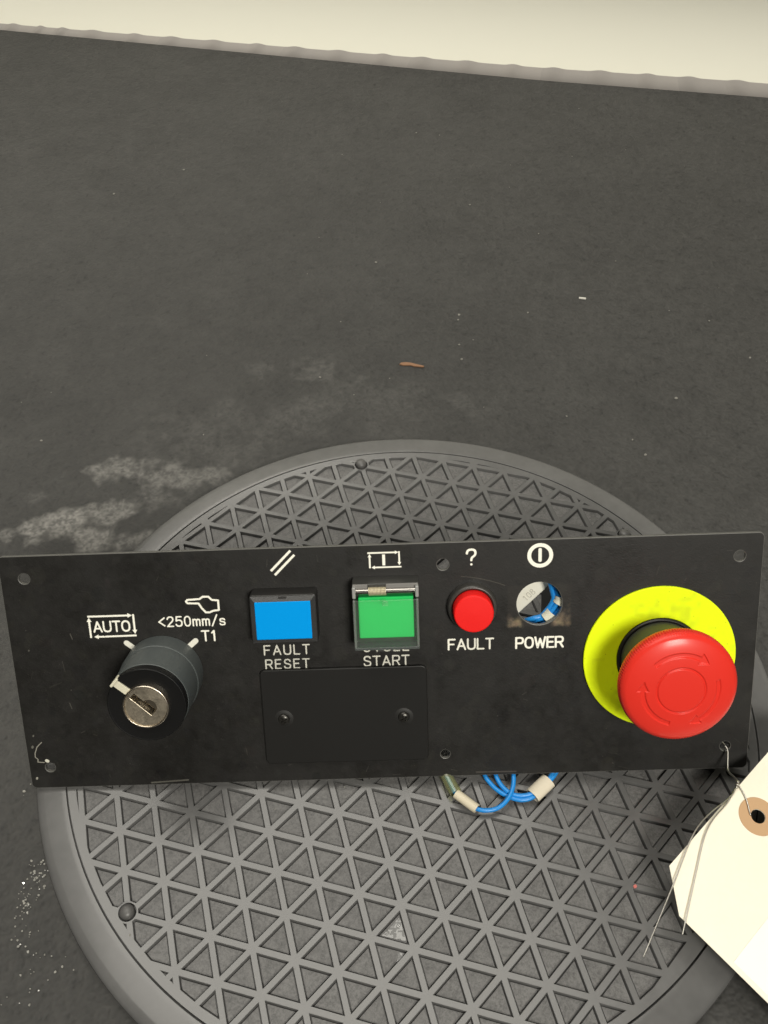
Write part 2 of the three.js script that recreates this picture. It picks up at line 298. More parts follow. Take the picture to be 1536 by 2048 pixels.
const printTex = (() => {
  const Wp = 2048, Hp = 704, k = Wp / PWID;
  const cv = document.createElement('canvas'); cv.width = Wp; cv.height = Hp;
  const c = cv.getContext('2d');
  c.fillStyle = 'rgb(27,26.4,24)'; c.fillRect(0, 0, Wp, Hp);
  const X = (u) => (u + PWID / 2) * k, Y = (v) => (PHEI / 2 - v) * (Hp / PHEI);
  // paint grain and handling marks
  for (let i = 0; i < 2600; i++) { const a = rnd() * 0.10; c.fillStyle = rnd() < 0.55 ? `rgba(70,68,62,${a})` : `rgba(6,6,6,${a * 2})`; const r = 2 + rnd() * rnd() * 30; c.beginPath(); c.ellipse(rnd() * Wp, rnd() * Hp, r, r * (0.4 + rnd() * 0.6), rnd() * 3, 0, 7); c.fill(); }
  const scratch = (pts, w, a, col = '190,186,172') => { c.strokeStyle = `rgba(${col},${a})`; c.lineWidth = w * k; c.lineCap = 'round'; c.lineJoin = 'round'; c.beginPath(); pts.forEach(([u, v], i) => (i ? c.lineTo(X(u), Y(v)) : c.moveTo(X(u), Y(v)))); c.stroke(); };
  for (let i = 0; i < 60; i++) { const u = (rnd() - 0.5) * PWID, v = (rnd() - 0.5) * PHEI, a = rnd() * 6.3, l = 0.5 + rnd() * 4; scratch([[u, v], [u + Math.cos(a) * l, v + Math.sin(a) * l]], 0.12 + rnd() * 0.14, 0.05 + rnd() * 0.16); }
  for (let i = 0; i < 90; i++) { const u = (rnd() - 0.5) * PWID, v = (rnd() - 0.5) * PHEI; c.fillStyle = `rgba(200,196,182,${0.1 + rnd() * 0.3})`; c.beginPath(); c.arc(X(u), Y(v), (0.06 + rnd() * 0.14) * k, 0, 7); c.fill(); }
  scratch([[-138.5, -29], [-140.6, -31], [-141.8, -34], [-141.9, -35.6], [-140.9, -36.6], [-141.2, -37.8], [-138.6, -38.1]], 0.38, 0.75); scratch([[-137, -38.2], [-134.6, -38.9]], 0.3, 0.5);
  c.fillStyle = 'rgba(214,212,196,.95)'; c.beginPath(); c.ellipse(X(-137.3), Y(-37.4), 0.95 * k, 0.75 * k, 0.5, 0, 7); c.fill();
  for (const [u, v, r, a] of [[-142.4, -31, 0.5, 0.4], [-142.5, -45.2, 0.45, 0.7], [-141.4, -26, 0.35, 0.4], [-138, 11, 0.3, 0.3]]) { c.fillStyle = `rgba(200,198,184,${a})`; c.beginPath(); c.ellipse(X(u), Y(v), r * k, r * k * 1.5, 0.4, 0, 7); c.fill(); }
  scratch([[-121, 17.5], [-120.4, 15.2]], 0.4, 0.3); scratch([[-125, -12], [-124.3, -14.5]], 0.35, 0.25); scratch([[-132, -5], [-127, -3]], 0.5, 0.08); scratch([[-98, 17.5], [-97.2, 17.3]], 0.4, 0.35);
  scratch([[-47, -8], [-44, -12], [-41, -14.5]], 0.5, 0.1);
  scratch([[-96, -48.7], [-81, -47.9]], 0.7, 0.35); scratch([[36, -48.2], [52, -48.4]], 0.6, 0.3, '150,140,135');
  // footprint of the missing lamp round its hole: worn film with tan residue
  c.fillStyle = 'rgba(42,40,34,.35)'; c.fillRect(X(48.6), Y(31.5), 24.4 * k, 16.8 * k);
  for (let i = 0; i < 260; i++) { const left = rnd() < 0.35; const u = left ? 48.8 + rnd() * 5 : 66 + rnd() * 6.6, v = 15 + rnd() * rnd() * (left ? 5 : 8.5); c.fillStyle = `rgba(${150 + rnd() * 25},${132 + rnd() * 20},${102 + rnd() * 20},${0.02 + rnd() * 0.06})`; c.beginPath(); c.ellipse(X(u), Y(v), (0.5 + rnd() * 1.3) * k, (0.4 + rnd() * 0.8) * k, rnd() * 3, 0, 7); c.fill(); }
  c.strokeStyle = 'rgba(95,92,82,.5)'; c.lineWidth = 0.35 * k; c.beginPath(); c.moveTo(X(47.5), Y(31.8)); c.quadraticCurveTo(X(40), Y(35), X(31), Y(36)); c.stroke();
  // lettering
  const ink = 'rgb(246,244,230)';
  const put = (str, u0, u1, base, cap, sw, fade) => {
    const ws = [...str].map((ch) => GL[ch][0]), sum = ws.reduce((a, b) => a + b, 0) * cap;
    const wid = u1 - u0 - sw, gap = str.length > 1 ? (wid - sum) / (str.length - 1) : 0; let u = u0 + sw / 2;
    [...str].forEach((ch, i) => { const sq = gap < 0 ? 1 : 1; c.save(); c.translate(X(u), Y(base + cap)); c.scale(cap * k * sq, cap * k); c.lineWidth = sw / cap; c.lineCap = 'round'; c.lineJoin = 'round'; c.strokeStyle = ink; c.globalAlpha = fade || 1; c.stroke(new Path2D(GL[ch][1])); c.restore(); u += ws[i] * cap + gap; });
  };
  const line = (pts, w, close) => { c.strokeStyle = ink; c.lineWidth = w * k; c.lineCap = 'butt'; c.lineJoin = 'round'; c.beginPath(); pts.forEach(([u, v], i) => (i ? c.lineTo(X(u), Y(v)) : c.moveTo(X(u), Y(v)))); if (close) c.closePath(); c.stroke(); };
  const head = (u, v, dx, dy, s) => { c.fillStyle = ink; c.beginPath(); c.moveTo(X(u + dx * s), Y(v + dy * s)); c.lineTo(X(u - dy * s * 0.55), Y(v + dx * s * 0.55)); c.lineTo(X(u + dy * s * 0.55), Y(v - dx * s * 0.55)); c.fill(); };
  put('AUTO', -111.8, -97.2, 18.0, 4.1, 0.72);
  line([[-113.5, 24.4], [-97.5, 24.4]], 0.8); head(-97.9, 24.4, 1, 0, 1.8); line([[-95.7, 24.9], [-95.7, 18]], 0.8); head(-95.7, 18.4, 0, -1, 1.8); line([[-95.2, 16.0], [-110.4, 15.9]], 0.8); head(-110, 15.9, -1, 0, 1.8); line([[-113.0, 15.5], [-113.0, 22.6]], 0.8); head(-113.0, 22.2, 0, 1, 1.8);
  put('<250mm/s', -86.3, -60.2, 19.3, 3.9, 0.62); put('T1', -70.2, -64.3, 12.9, 4.05, 0.72);
  line([[-74.2, 30.0], [-69.5, 30.2], [-68.2, 31.1], [-66.0, 31.05], [-64.8, 29.7], [-62.4, 29.4], [-62.4, 25.5], [-64.6, 25.2], [-66.2, 24.6], [-67.5, 24.65], [-68.9, 26.4], [-70.0, 28.4], [-74.2, 28.6], [-74.8, 29.3]], 0.82, true);
  put('FAULT', -46.4, -28.2, 6.1, 3.8, 0.6, 0.92); put('RESET', -46.2, -28.6, 0.15, 3.75, 0.6, 0.85); put('CYCLE', -7.7, 10.4, 6.2, 3.8, 0.6, 0.92); put('START', -7.7, 10.4, 0.1, 4.0, 0.62, 0.9);
  put('FAULT', 25.3, 43.4, 5.9, 4.2, 0.75); put('POWER', 51.5, 70.4, 5.7, 4.25, 0.84);
  line([[-41.3, 40.6], [-33.4, 48.5]], 1.0); line([[-39.9, 38.9], [-32, 46.8]], 1.0);
  line([[-4.4, 46.5], [6.3, 46.5]], 0.68); head(6, 46.5, 1, 0, 1.4); line([[7.6, 46.9], [7.6, 42]], 0.68); head(7.6, 42.6, 0, -1, 1.4); line([[8.4, 40.7], [-1.9, 40.7]], 0.68); head(-1.7, 40.7, -1, 0, 1.4); line([[-3.6, 40.4], [-3.6, 45.2]], 0.68); head(-3.6, 44.8, 0, 1, 1.4); line([[1.72, 45.8], [1.72, 41.4]], 1.15);
  c.save(); c.translate(X(33.1), Y(46.6)); c.scale(5.9 * k, 5.9 * k); c.lineWidth = 0.155; c.lineCap = 'round'; c.strokeStyle = ink; c.stroke(new Path2D('M.02 .25Q.04 0 .3 0Q.57 0 .57 .24Q.57 .38 .42 .48Q.3 .56 .3 .72M.3 1L.3 1.005')); c.restore();
  c.strokeStyle = ink; c.lineWidth = 1.55 * k; c.beginPath(); c.arc(X(60.9), Y(43.4), 4.15 * k, 0, 7); c.stroke();
  c.lineCap = 'round'; c.lineWidth = 1.35 * k; c.beginPath(); c.moveTo(X(60.85), Y(45.7)); c.lineTo(X(60.85), Y(41.4)); c.stroke();
  // the two white index bars beside the key switch
  c.strokeStyle = 'rgb(222,220,208)'; c.lineWidth = 2.2 * k; for (const s of [-1, 1]) { c.beginPath(); c.moveTo(X(-86 + s * 10.5), Y(10.4)); c.lineTo(X(-86 + s * 13.5), Y(13)); c.stroke(); }
  // worn specks knocked out of the lettering
  for (let i = 0; i < 900; i++) { c.fillStyle = `rgba(28,27,25,${0.3 + rnd() * 0.5})`; c.beginPath(); c.arc(rnd() * Wp, rnd() * Hp, 0.6 + rnd() * 1.3, 0, 7); c.fill(); }
  return finishTex(new THREE.CanvasTexture(cv), true, THREE.ClampToEdgeWrapping);
})();
{
  const paintN = field(512, [[90, 0.4], [256, 0.6]]), pb = new Float32Array(512 * 512); for (let i = 0; i < pb.length; i++) pb[i] = 0.5 + 0.4 * paintN[i];
  const pbT = greyTex(512, pb); pbT.repeat.set(1 / 60, 1 / 60);
  printTex.repeat.set(1 / PWID, 1 / PHEI); printTex.offset.set(0.5, 0.5);
  const paint = std({ color: lin(0.012, 0.0117, 0.0105), roughness: 0.5 });
  const sm = field(512, [[7, 0.5], [17, 0.5], [44, 0.45], [110, 0.35]]), sr = new Float32Array(512 * 512); for (let i = 0; i < sr.length; i++) sr[i] = 0.5 + 0.11 * sm[i];
  const smT = greyTex(512, sr); smT.repeat.set(1 / 160, 1 / 160);
  const s = rrect(PWID, PHEI, 2.2); for (const h of HOLES) s.holes.push(circleHole(...h));
  const plate = mesh('plate', extrude(s, 1.7, 0.25, 24).translate(0, 0, -1.75), [paint, std({ color: lin(0.10, 0.098, 0.09), roughness: 0.42 })], panel);
  const s2 = rrect(PWID - 0.7, PHEI - 0.7, 1.9); for (const [x, y, r] of HOLES) s2.holes.push(circleHole(x, y, r + 0.3));
  const face = new THREE.ShapeGeometry(s2, 24);
  // keep the uv of the shape (millimetres), so the print sits where it stands on the plate
  mesh('printed_face', face, phy({ map: printTex, roughness: 1, roughnessMap: smT, specularIntensity: 0.75, bumpMap: pbT, bumpScale: 0.00004 }), plate);
}

// key switch
{
  const K = group('key_switch', panel, [-86, 0.3, 0]); K.userData = { label: 'grey collared key switch with metal lock and white pointer' };
  const grey = std({ color: lin(0.07, 0.08, 0.079), roughness: 0.5 }), blk = phy({ color: lin(0.006, 0.006, 0.006), roughness: 0.45, specularIntensity: 0.45 });
  mesh('collar', latheZ([[15.2, 0], [15.4, 0.4], [15.4, 9.2], [15.1, 9.6], [14.9, 9.6], [13, 9.6]], 96), grey, K);
  mesh('body', latheZ([[14.95, 9.3], [15.05, 9.8], [14.7, 24.0], [14.3, 24.4], [13, 24.4]], 96), grey, K);
  const bez = mesh('bezel', latheZ([[14.35, 24.2], [14.45, 24.6], [14.45, 27.6], [14.25, 27.95], [13.95, 28.0], [13.7, 27.8], [8, 27.6]], 96), blk, K);
  const ivory = std({ color: lin(0.62, 0.59, 0.46), roughness: 0.5 });
  const pg = new RoundedBoxGeometry(6.2, 2.7, 1.2, 2, 0.2); pg.translate(11.15, 0, 27.75); pg.rotateZ(2.42);
  mesh('pointer', pg, ivory, bez);
  const pe = new RoundedBoxGeometry(1.0, 4.0, 3.6, 2, 0.25); pe.translate(14.35, 0, 26.9); pe.rotateZ(2.42);
  mesh('pointer_end', pe, ivory, bez);
  const metal = std({ color: lin(0.62, 0.55, 0.45), metalness: 1, roughness: 0.32 });
  mesh('lock_ring', latheZ([[8.5, 26], [8.5, 29.0], [8.35, 29.45], [8.0, 29.65], [7.75, 29.5], [7.7, 29.0]], 80), metal, bez);
  // lock face with keyway
  const a = -0.78, ca = Math.cos(a), sa = Math.sin(a); const rot = (x, y) => [x * ca - y * sa, x * sa + y * ca];
  const f = new THREE.Shape(); f.absarc(0, 0, 7.72, 0, Math.PI * 2);
  const kw = new THREE.Path(); const pts = [[-6.4, -1.25], [3.7, -1.25], [3.7, 0.9]];
  for (let k = 0; k <= 12; k++) { const t = k / 12 * Math.PI; pts.push([0.9 + 2.75 * Math.cos(t), 1.1 + 2.3 * Math.sin(t)]); }
  pts.push([-6.4, 1.1]);
  pts.map((p) => rot(...p)).reverse().forEach(([x, y], i) => (i ? kw.lineTo(x, y) : kw.moveTo(x, y))); kw.closePath(); f.holes.push(kw);
  const sc = field(256, [[8, 0.5], [40, 0.5], [128, 0.5]]), sr = new Float32Array(65536); for (let i = 0; i < 65536; i++) sr[i] = 0.46 + 0.08 * sc[i];
  const srT = greyTex(256, sr); srT.repeat.set(1 / 16, 1 / 16); srT.offset.set(0.5, 0.5);
  mesh('lock_face', extrude(f, 7.6, 0.15, 64).translate(0, 0, 21.55), std({ color: lin(0.52, 0.46, 0.36), metalness: 1, roughness: 1, roughnessMap: srT }), bez);
  const plug = new THREE.Shape(); const pp = []; for (let k = 0; k <= 14; k++) { const t = k / 14 * Math.PI; pp.push(rot(0.9 + 2.7 * Math.cos(t), 1.15 + 2.25 * Math.sin(t))); } pp.forEach(([x, y], i) => (i ? plug.lineTo(x, y) : plug.moveTo(x, y)));
  mesh('lock_plug', extrude(plug, 1.2, 0.2).translate(0, 0, 27.4), std({ color: lin(0.4, 0.34, 0.26), metalness: 1, roughness: 0.35 }), bez);
  mesh('keyway_floor', new THREE.CircleGeometry(7.6, 32).translate(0, 0, 21.4), std({ color: lin(0.5, 0.44, 0.35), roughness: 0.45, metalness: 1 }), bez);
  const sh = new THREE.BoxGeometry(5.0, 0.6, 3.4).translate(-0.2, -0.1, 23.4); sh.rotateZ(a); mesh('keyway_shutter', sh, std({ color: lin(0.45, 0.42, 0.36), metalness: 1, roughness: 0.5 }), bez);
  mesh('contact_block', new RoundedBoxGeometry(26, 27, 54, 2, 1).translate(0, 0, -29.5), std({ color: lin(0.03, 0.03, 0.03), roughness: 0.6 }), K);
}

// push buttons
const blackPlastic = std({ color: lin(0.014, 0.0135, 0.0125), roughness: 0.42 });
{
  const Bq = group('reset_button', panel, [-36.6, 24, 0]); Bq.userData = { label: 'square blue push button in a black bezel' };
  const s = rrect(25.2, 19.6, 1.2); const h = rrect(21.7, 15.9, 0.5); s.holes.push(new THREE.Path(h.getPoints(4).reverse()));
  mesh('bezel', extrude(s, 8.1, 0.5), blackPlastic, Bq);
  { const o = [[-12.2, -9.4], [12.2, -9.4], [12.2, 9.4], [-12.2, 9.4]], q = [[-10.5, -7.6], [10.5, -7.6], [10.5, 7.6], [-10.5, 7.6]], p = [];
    for (let k = 0; k < 4; k++) { const m = (k + 1) % 4; p.push(...o[k], 8.05, ...o[m], 8.05, ...q[m], 9.2, ...o[k], 8.05, ...q[m], 9.2, ...q[k], 9.2); }
    const fg = new THREE.BufferGeometry(); fg.setAttribute('position', new THREE.Float32BufferAttribute(p, 3)); fg.computeVertexNormals(); mesh('facet_frame', fg, phy({ color: lin(0.04, 0.04, 0.04), roughness: 0.3, clearcoat: 1, clearcoatRoughness: 0.2 }), Bq); }
  const n = new RoundedBoxGeometry(3.0, 0.8, 0.7, 1, 0.2).translate(0, 8.9, 8.3); mesh('notch', n, blackPlastic, Bq);
  mesh('lens', new RoundedBoxGeometry(21.2, 15.4, 9.3, 3, 0.5).translate(0, 0, 4.65), phy({ color: lin(0.0, 0.3, 0.78), roughness: 0.7, specularIntensity: 0.12 }), Bq);
  mesh('button_body', new RoundedBoxGeometry(22, 17, 30, 2, 1).translate(0, 0, -17), blackPlastic, Bq);
}
{
  const Gq = group('start_button', panel, [2.05, 24, 0]); Gq.userData = { label: 'square green push button under a clear hinged cover' };
  const s = rrect(25.0, 23.2, 0.8); s.setFromPoints(s.getPoints(6).map((p) => new THREE.Vector2(p.x, p.y + 1.45)));
  const h = rrect(21.3, 17.1, 0.5); const hp = h.getPoints(4).reverse().map((p) => new THREE.Vector2(p.x, p.y - 0.25)); s.holes.push(new THREE.Path(hp));
  mesh('housing', extrude(s, 6.2, 0.4), blackPlastic, Gq);
  const l = new THREE.Shape(); l.setFromPoints(rrect(20.7, 16.6, 0.6).getPoints(5).slice(0, -1).map((p) => new THREE.Vector2(p.x, p.y - 0.25)));
  mesh('lens', extrude(l, 8.8, 0.5), phy({ color: lin(0.015, 0.64, 0.13), roughness: 0.6, specularIntensity: 0.5 }), Gq);
  const hb = new THREE.Group(); hb.name = 'hinge'; Gq.add(hb);
  const frost = phy({ color: lin(0.18, 0.173, 0.162), roughness: 0.6 });
  mesh('hinge_back', new RoundedBoxGeometry(24.8, 2.4, 8.4, 2, 0.3).translate(0, 12.0, 4.2), std({ color: lin(0.035, 0.035, 0.032), roughness: 0.35 }), hb);
  mesh('hinge_leaf', new RoundedBoxGeometry(5.6, 1.9, 0.8, 2, 0.2).translate(-9.4, 12.3, 8.9), frost, hb);
  mesh('hinge_leaf', new RoundedBoxGeometry(12.0, 1.9, 0.8, 2, 0.2).translate(6.2, 12.3, 8.9), frost, hb);
  for (const x of [-11.7, 11.7]) mesh('hinge_knuckle', new RoundedBoxGeometry(1.3, 4.4, 4, 2, 0.4).translate(x, 10.6, 9.2), phy({ color: lin(0.3, 0.3, 0.29), roughness: 0.3, clearcoat: 0.5 }), hb);
  mesh('hinge_rod', new THREE.CylinderGeometry(1.15, 1.15, 22.2, 24).rotateZ(Math.PI / 2).translate(0, 10.6, 9.4), std({ color: lin(0.3, 0.285, 0.265), metalness: 1, roughness: 0.2 }), hb);
  class Helix extends THREE.Curve { getPoint(t) { const a = t * Math.PI * 2 * 13; return V(-6.2 + t * 6.6, 10.6 + 1.4 * Math.cos(a), 9.4 + 1.4 * Math.sin(a)); } }
  mesh('hinge_spring', new THREE.TubeGeometry(new Helix(), 260, 0.24, 6), std({ color: lin(0.62, 0.55, 0.38), metalness: 0.4, roughness: 0.4 }), hb);
  // clear cover: front pane with thin walls and a thumb lip
  const clear = phy({ color: lin(0.97, 0.98, 0.97), roughness: 0.22, transmission: 0.985, thickness: 0, ior: 1.45, side: THREE.DoubleSide }), smoky = phy({ color: lin(0.09, 0.1, 0.1), roughness: 0.25, transmission: 0.3, thickness: 0, side: THREE.DoubleSide });
  const C = new THREE.Group(); C.name = 'clear_cover'; Gq.add(C);
  mesh('cover_front', new RoundedBoxGeometry(24.4, 19.9, 0.9, 2, 0.3).translate(0, -1.8, 12.2), clear, C);
  for (const x of [-11.75, 11.75]) mesh('cover_side', new RoundedBoxGeometry(0.9, 19.4, 5.6, 2, 0.25).translate(x, -1.7, 8.9), phy({ color: lin(0.5, 0.52, 0.5), roughness: 0.2, transmission: 0.72, thickness: 0, side: THREE.DoubleSide }), C);
  mesh('cover_bottom', new RoundedBoxGeometry(24.2, 1.0, 6.2, 2, 0.25).translate(0, -11.5, 8.9), smoky, C);
  mesh('thumb_lip', new RoundedBoxGeometry(9.8, 1.0, 1.0, 2, 0.3).translate(0.4, -12.4, 11.2), clear, C);
  mesh('catch', new RoundedBoxGeometry(2.2, 2.0, 0.8, 2, 0.25).translate(-0.1, 7.0, 12.9), clear, C);
  mesh('button_body', new RoundedBoxGeometry(22, 17, 30, 2, 1).translate(0, 0, -17), blackPlastic, Gq);
}
const font = await new FontLoader().loadAsync('fonts/droid/droid_sans_regular.typeface.json');
{
  const F = group('fault_lamp', panel, [34.9, 24, 0]); F.userData = { label: 'round red indicator lamp in a black collar' };
  mesh('collar', latheZ([[9.5, 0], [9.55, 0.5], [9.45, 2.9], [9.0, 3.7], [8.3, 3.9], [7.75, 3.5], [7.7, 1]], 72), std({ color: lin(0.042, 0.04, 0.036), roughness: 0.36 }), F);
  mesh('lens', latheZ([[7.5, 0.5], [7.6, 4.4], [7.45, 4.6], [7.6, 4.8], [7.6, 5.6], [7.45, 5.8], [7.6, 6.0], [7.55, 8.3], [7.3, 8.8], [6.9, 9.0], [0, 9.15]], 72), phy({ color: lin(0.8, 0.012, 0.01), roughness: 0.55, specularIntensity: 0.5 }), F);
  mesh('barrel', latheZ([[0, -14], [7.8, -14], [7.9, -1.8]], 40), blackPlastic, F);
  const wb = new THREE.Group(); wb.name = 'terminal_block'; F.add(wb); const white = std({ color: lin(0.74, 0.72, 0.62), roughness: 0.5 });
  // a white block turned against the plate behind the open hole (plate coordinates 52, 30.5)
  wb.position.set((52 - 34.9) * MM, (30.6 - 24) * MM, -12 * MM); wb.rotation.z = 0.76;
  mesh('block', new RoundedBoxGeometry(24, 16, 14, 2, 0.5).translate(-1, -4.8, -7), white, wb);
  const tg = new TextGeometry('108', { font, size: 2.5, depth: 0.25, curveSegments: 4 }); tg.translate(-3.4, -11.2, -0.03);
  mesh('embossed_number', tg, std({ color: lin(0.52, 0.5, 0.43), roughness: 0.6 }), wb);
}

// blank cover plate with two screws
const ev = new Evaluator(); ev.attributes = ['position', 'normal'];
function crossScrew(r, hgt) {
  const dome = new Brush(latheZ([[0, -1], [r, -1], [r, 0.35], [r * 0.93, hgt * 0.55], [r * 0.7, hgt * 0.85], [r * 0.35, hgt * 0.98], [0, hgt]], 40).toNonIndexed()); dome.updateMatrixWorld();
  let out = dome; for (const a of [0.5, 0.5 + Math.PI / 2]) { const b = new Brush(new THREE.BoxGeometry(r * 1.25, r * 0.3, hgt * 1.6).rotateZ(a).translate(0, 0, hgt).toNonIndexed()); b.updateMatrixWorld(); out = ev.evaluate(out, b, SUBTRACTION); }
  const g = out.geometry.clone(); g.deleteAttribute('uv'); return g;
}
{
  const C = group('blank_cover', panel, [-15.8, -20.4, 0]); C.userData = { label: 'rectangular black blanking cover held by two screws' };
  const s = rrect(65.4, 41.2, 2.2);
  const g = extrude(s, 1.5, 0.45, 8).translate(0, 0, 0.05);
  mesh('cover_sheet', g, phy({ color: lin(0.0098, 0.0095, 0.0087), roughness: 0.5, specularIntensity: 0.6 }), C);
  const dent = latheZ([[4.4, 1.46], [3.9, 1.52], [3.0, 1.7], [2.4, 1.8], [0, 1.8]], 40);
  const screwM = std({ color: lin(0.05, 0.048, 0.043), roughness: 0.32, metalness: 0.7 }), sg = crossScrew(2.3, 1.3);
  for (const [x, y] of [[-24.3, -0.5], [23.2, -1.1]]) { mesh('dimple', dent, std({ color: lin(0.0115, 0.0112, 0.0102), roughness: 0.5 }), C, [x, y, 0]); mesh('screw', sg, screwM, C, [x, y, 1.8]); }
}

// emergency stop
{
  const E = group('emergency_stop', panel, [107.4, 0.2, 0]); E.userData = { label: 'red mushroom emergency stop button on a round yellow plate' };
  const s = new THREE.Shape(); s.absarc(0, 0, 29.5, 0, Math.PI * 2); s.holes.push(circleHole(0, 0, 16.6));
  const yn = field(256, [[5, 0.6], [12, 0.6], [30, 0.5]]), yc = new Uint8Array(256 * 256 * 4);
  for (let i = 0; i < 65536; i++) { const d = clamp01((yn[i] - 0.2) * 1.5); yc[i * 4] = 255 * toS(0.79 - 0.15 * d); yc[i * 4 + 1] = 255 * toS(0.96 - 0.18 * d); yc[i * 4 + 2] = 255 * toS(0.005 + 0.004 * d); yc[i * 4 + 3] = 255; }
  for (let n = 0; n < 40; n++) { const k = (Math.floor(rnd() * 65536)) * 4; yc[k] *= 0.6; yc[k + 1] *= 0.6; }
  const yt = finishTex(new THREE.DataTexture(yc, 256, 256), true); yt.repeat.set(1 / 60, 1 / 60); yt.offset.set(0.5, 0.5);
  mesh('yellow_plate', extrude(s, 1.1, 0.3, 96).translate(0, 0, 0.05), phy({ map: yt, roughness: 0.55, specularIntensity: 0.4 }), E);
  mesh('base_ring', latheZ([[16.5, 0.1], [16.4, 1.6], [15.4, 1.9], [15.3, 1]], 80), blackPlastic, E);
  mesh('stem', latheZ([[15.2, 0.4], [15.1, 10], [14.2, 11], [14.2, 18.5]], 80), std({ color: lin(0.05, 0.052, 0.042), roughness: 0.4 }), E);
  const red = phy({ color: lin(0.69, 0.032, 0.02), roughness: 0.4, specularIntensity: 0.35, clearcoat: 0.22, clearcoatRoughness: 0.18 });
  // cap: dome on a polar grid with a ring groove and three engraved arrows, knurled rim, hollow underside
  const NA = 540, prof = [[13, 17.6], [17, 18.4], [20.2, 20.2], [21.2, 21.6], [21.5, 22.8], [21.5, 25.0], [21.2, 25.9], [20.6, 26.7], [19.8, 27.3]];
  const domeZ = (r) => 29.6 - 1.9 * Math.pow(r / 19.8, 2.4) - 0.4 * Math.pow(r / 19.8, 8);
  const off0 = 27.3 - domeZ(19.8);
  const rs = []; for (let r = 19.3; r > 0.3; r -= 0.22) rs.push(r); rs.push(0);
  const arrow = (r, a) => {                               // depth of engraving at polar position
    let d = 0; if (r > 8.35 && r < 9.0) d = 0.42;
    for (const a0 of [135, 15, -105]) {
      let t = a0 - a * 180 / Math.PI; t = ((t % 360) + 360) % 360;
      if (t < 74 && Math.abs(r - 13.6) < 0.72) d = 0.42;
      if (t >= 74 && t < 90 && Math.abs(r - 13.6) < 2.1 * (90 - t) / 16) d = 0.42;
    } return d;
  };
  const pos = [], idx = [];
  const rows = [...prof.map(([r, z], k) => ({ r, z, kn: k >= 4 && k <= 5 ? 0.22 : k === 3 || k === 6 ? 0.1 : 0 })), ...rs.map((r) => ({ r, z: domeZ(r) + off0, top: true }))];
  for (const o of rows) for (let k = 0; k < NA; k++) { const a = k / NA * Math.PI * 2; const rr = o.r - (o.kn ? o.kn * (((k >> 1) % 2) ? 1 : 0) : 0); const z = o.z - (o.top ? arrow(o.r, a) : 0); pos.push(rr * Math.cos(a), rr * Math.sin(a), z); }
  for (let i = 0; i < rows.length - 1; i++) for (let k = 0; k < NA; k++) { const a = i * NA + k, b = i * NA + (k + 1) % NA, c = a + NA, d = b + NA; idx.push(a, b, c, b, d, c); }
  const g = new THREE.BufferGeometry(); g.setAttribute('position', new THREE.Float32BufferAttribute(pos, 3)); g.setIndex(idx); g.computeVertexNormals();
  mesh('mushroom_cap', g, red, E);
  mesh('contact_block', new RoundedBoxGeometry(50, 29, 34, 2, 1).translate(-11, 0, -45.5), std({ color: lin(0.02, 0.02, 0.02), roughness: 0.6 }), E);
  mesh('barrel', latheZ([[0, -30], [11, -30], [11.2, -1.8]], 40), blackPlastic, E);
}

// ------------------------------------------------------------------ loose wiring
const blue = std({ color: lin(0.014, 0.235, 0.64), roughness: 0.35 }), beige = std({ color: lin(0.62, 0.56, 0.42), roughness: 0.6 });
{
  const w = group('wire_loop'); tag(w, 'blue wire looping out under the panel into a narrow beige sleeve', 'wire');
  mesh('wire', tube([[44, 16, -200], [49, 6, -176], [50.9, 4.2, -162.9], [50.9, 4, -158.4], [49.8, 3.8, -154], [47, 3.6, -149.6], [43, 3.4, -146.8], [38.3, 3.4, -146.1], [35.1, 3.3, -146.9], [31, 3.3, -150], [27.3, 3.4, -153.1], [24.6, 3.6, -158.8], [21.5, 4.5, -166], [19, 10, -192]], 0.95, 150), blue, w);
  mesh('sleeve', tube([[35.2, 3.3, -146.8], [33, 3.3, -148.5], [30, 3.3, -151], [27.2, 3.4, -153.3]], 2.0, 24, 16), beige, w);
  mesh('clear_tube', tube([[27.2, 3.4, -153.5], [24.6, 3.6, -158.8], [21.5, 4.5, -166]], 2.5, 24, 14), phy({ color: lin(0.72, 0.74, 0.45), roughness: 0.2, transmission: 0.85, thickness: 0, side: THREE.DoubleSide }), w);
}
{
  const w = group('wire_pair'); tag(w, 'pair of blue wires entering a wide beige marker sleeve', 'wire');
  mesh('wire', tube([[36, 12, -196], [38.2, 4.5, -168], [39.5, 3, -161], [41.2, 2.6, -158.1], [44.6, 2.3, -154.5], [49.5, 2.2, -151.6], [54, 2.3, -150.6], [58, 2.5, -151.6], [62, 2.7, -155], [68.1, 3.2, -160.9], [73, 5.5, -170], [75, 14, -200]], 0.95, 140), blue, w);
  mesh('wire', tube([[40, 14, -198], [43, 5, -168], [43.8, 3.8, -161], [45.8, 3.2, -156.5], [49.6, 2.9, -153], [53.7, 2.8, -152.2], [58, 3, -153], [62.5, 3.1, -156], [66.6, 3.2, -160.6], [71, 6, -170], [72, 14, -200]], 0.95, 140), blue, w);
  const sg = new THREE.CylinderGeometry(3.3, 3.3, 9.6, 28, 1, true); sg.scale(1, 1, 0.62); sg.rotateX(0); const shell = mergeGeometries([sg, new THREE.CylinderGeometry(2.9, 2.9, 9.6, 28, 1, true).scale(1, 1, 0.62)]);
  shell.rotateZ(Math.PI / 2); shell.rotateX(Math.PI / 2); shell.rotateY(0.72);
  mesh('marker_sleeve', shell, std({ color: lin(0.62, 0.56, 0.44), roughness: 0.6, side: THREE.DoubleSide }), w, [61.6, 2.9, -155.2]);
}
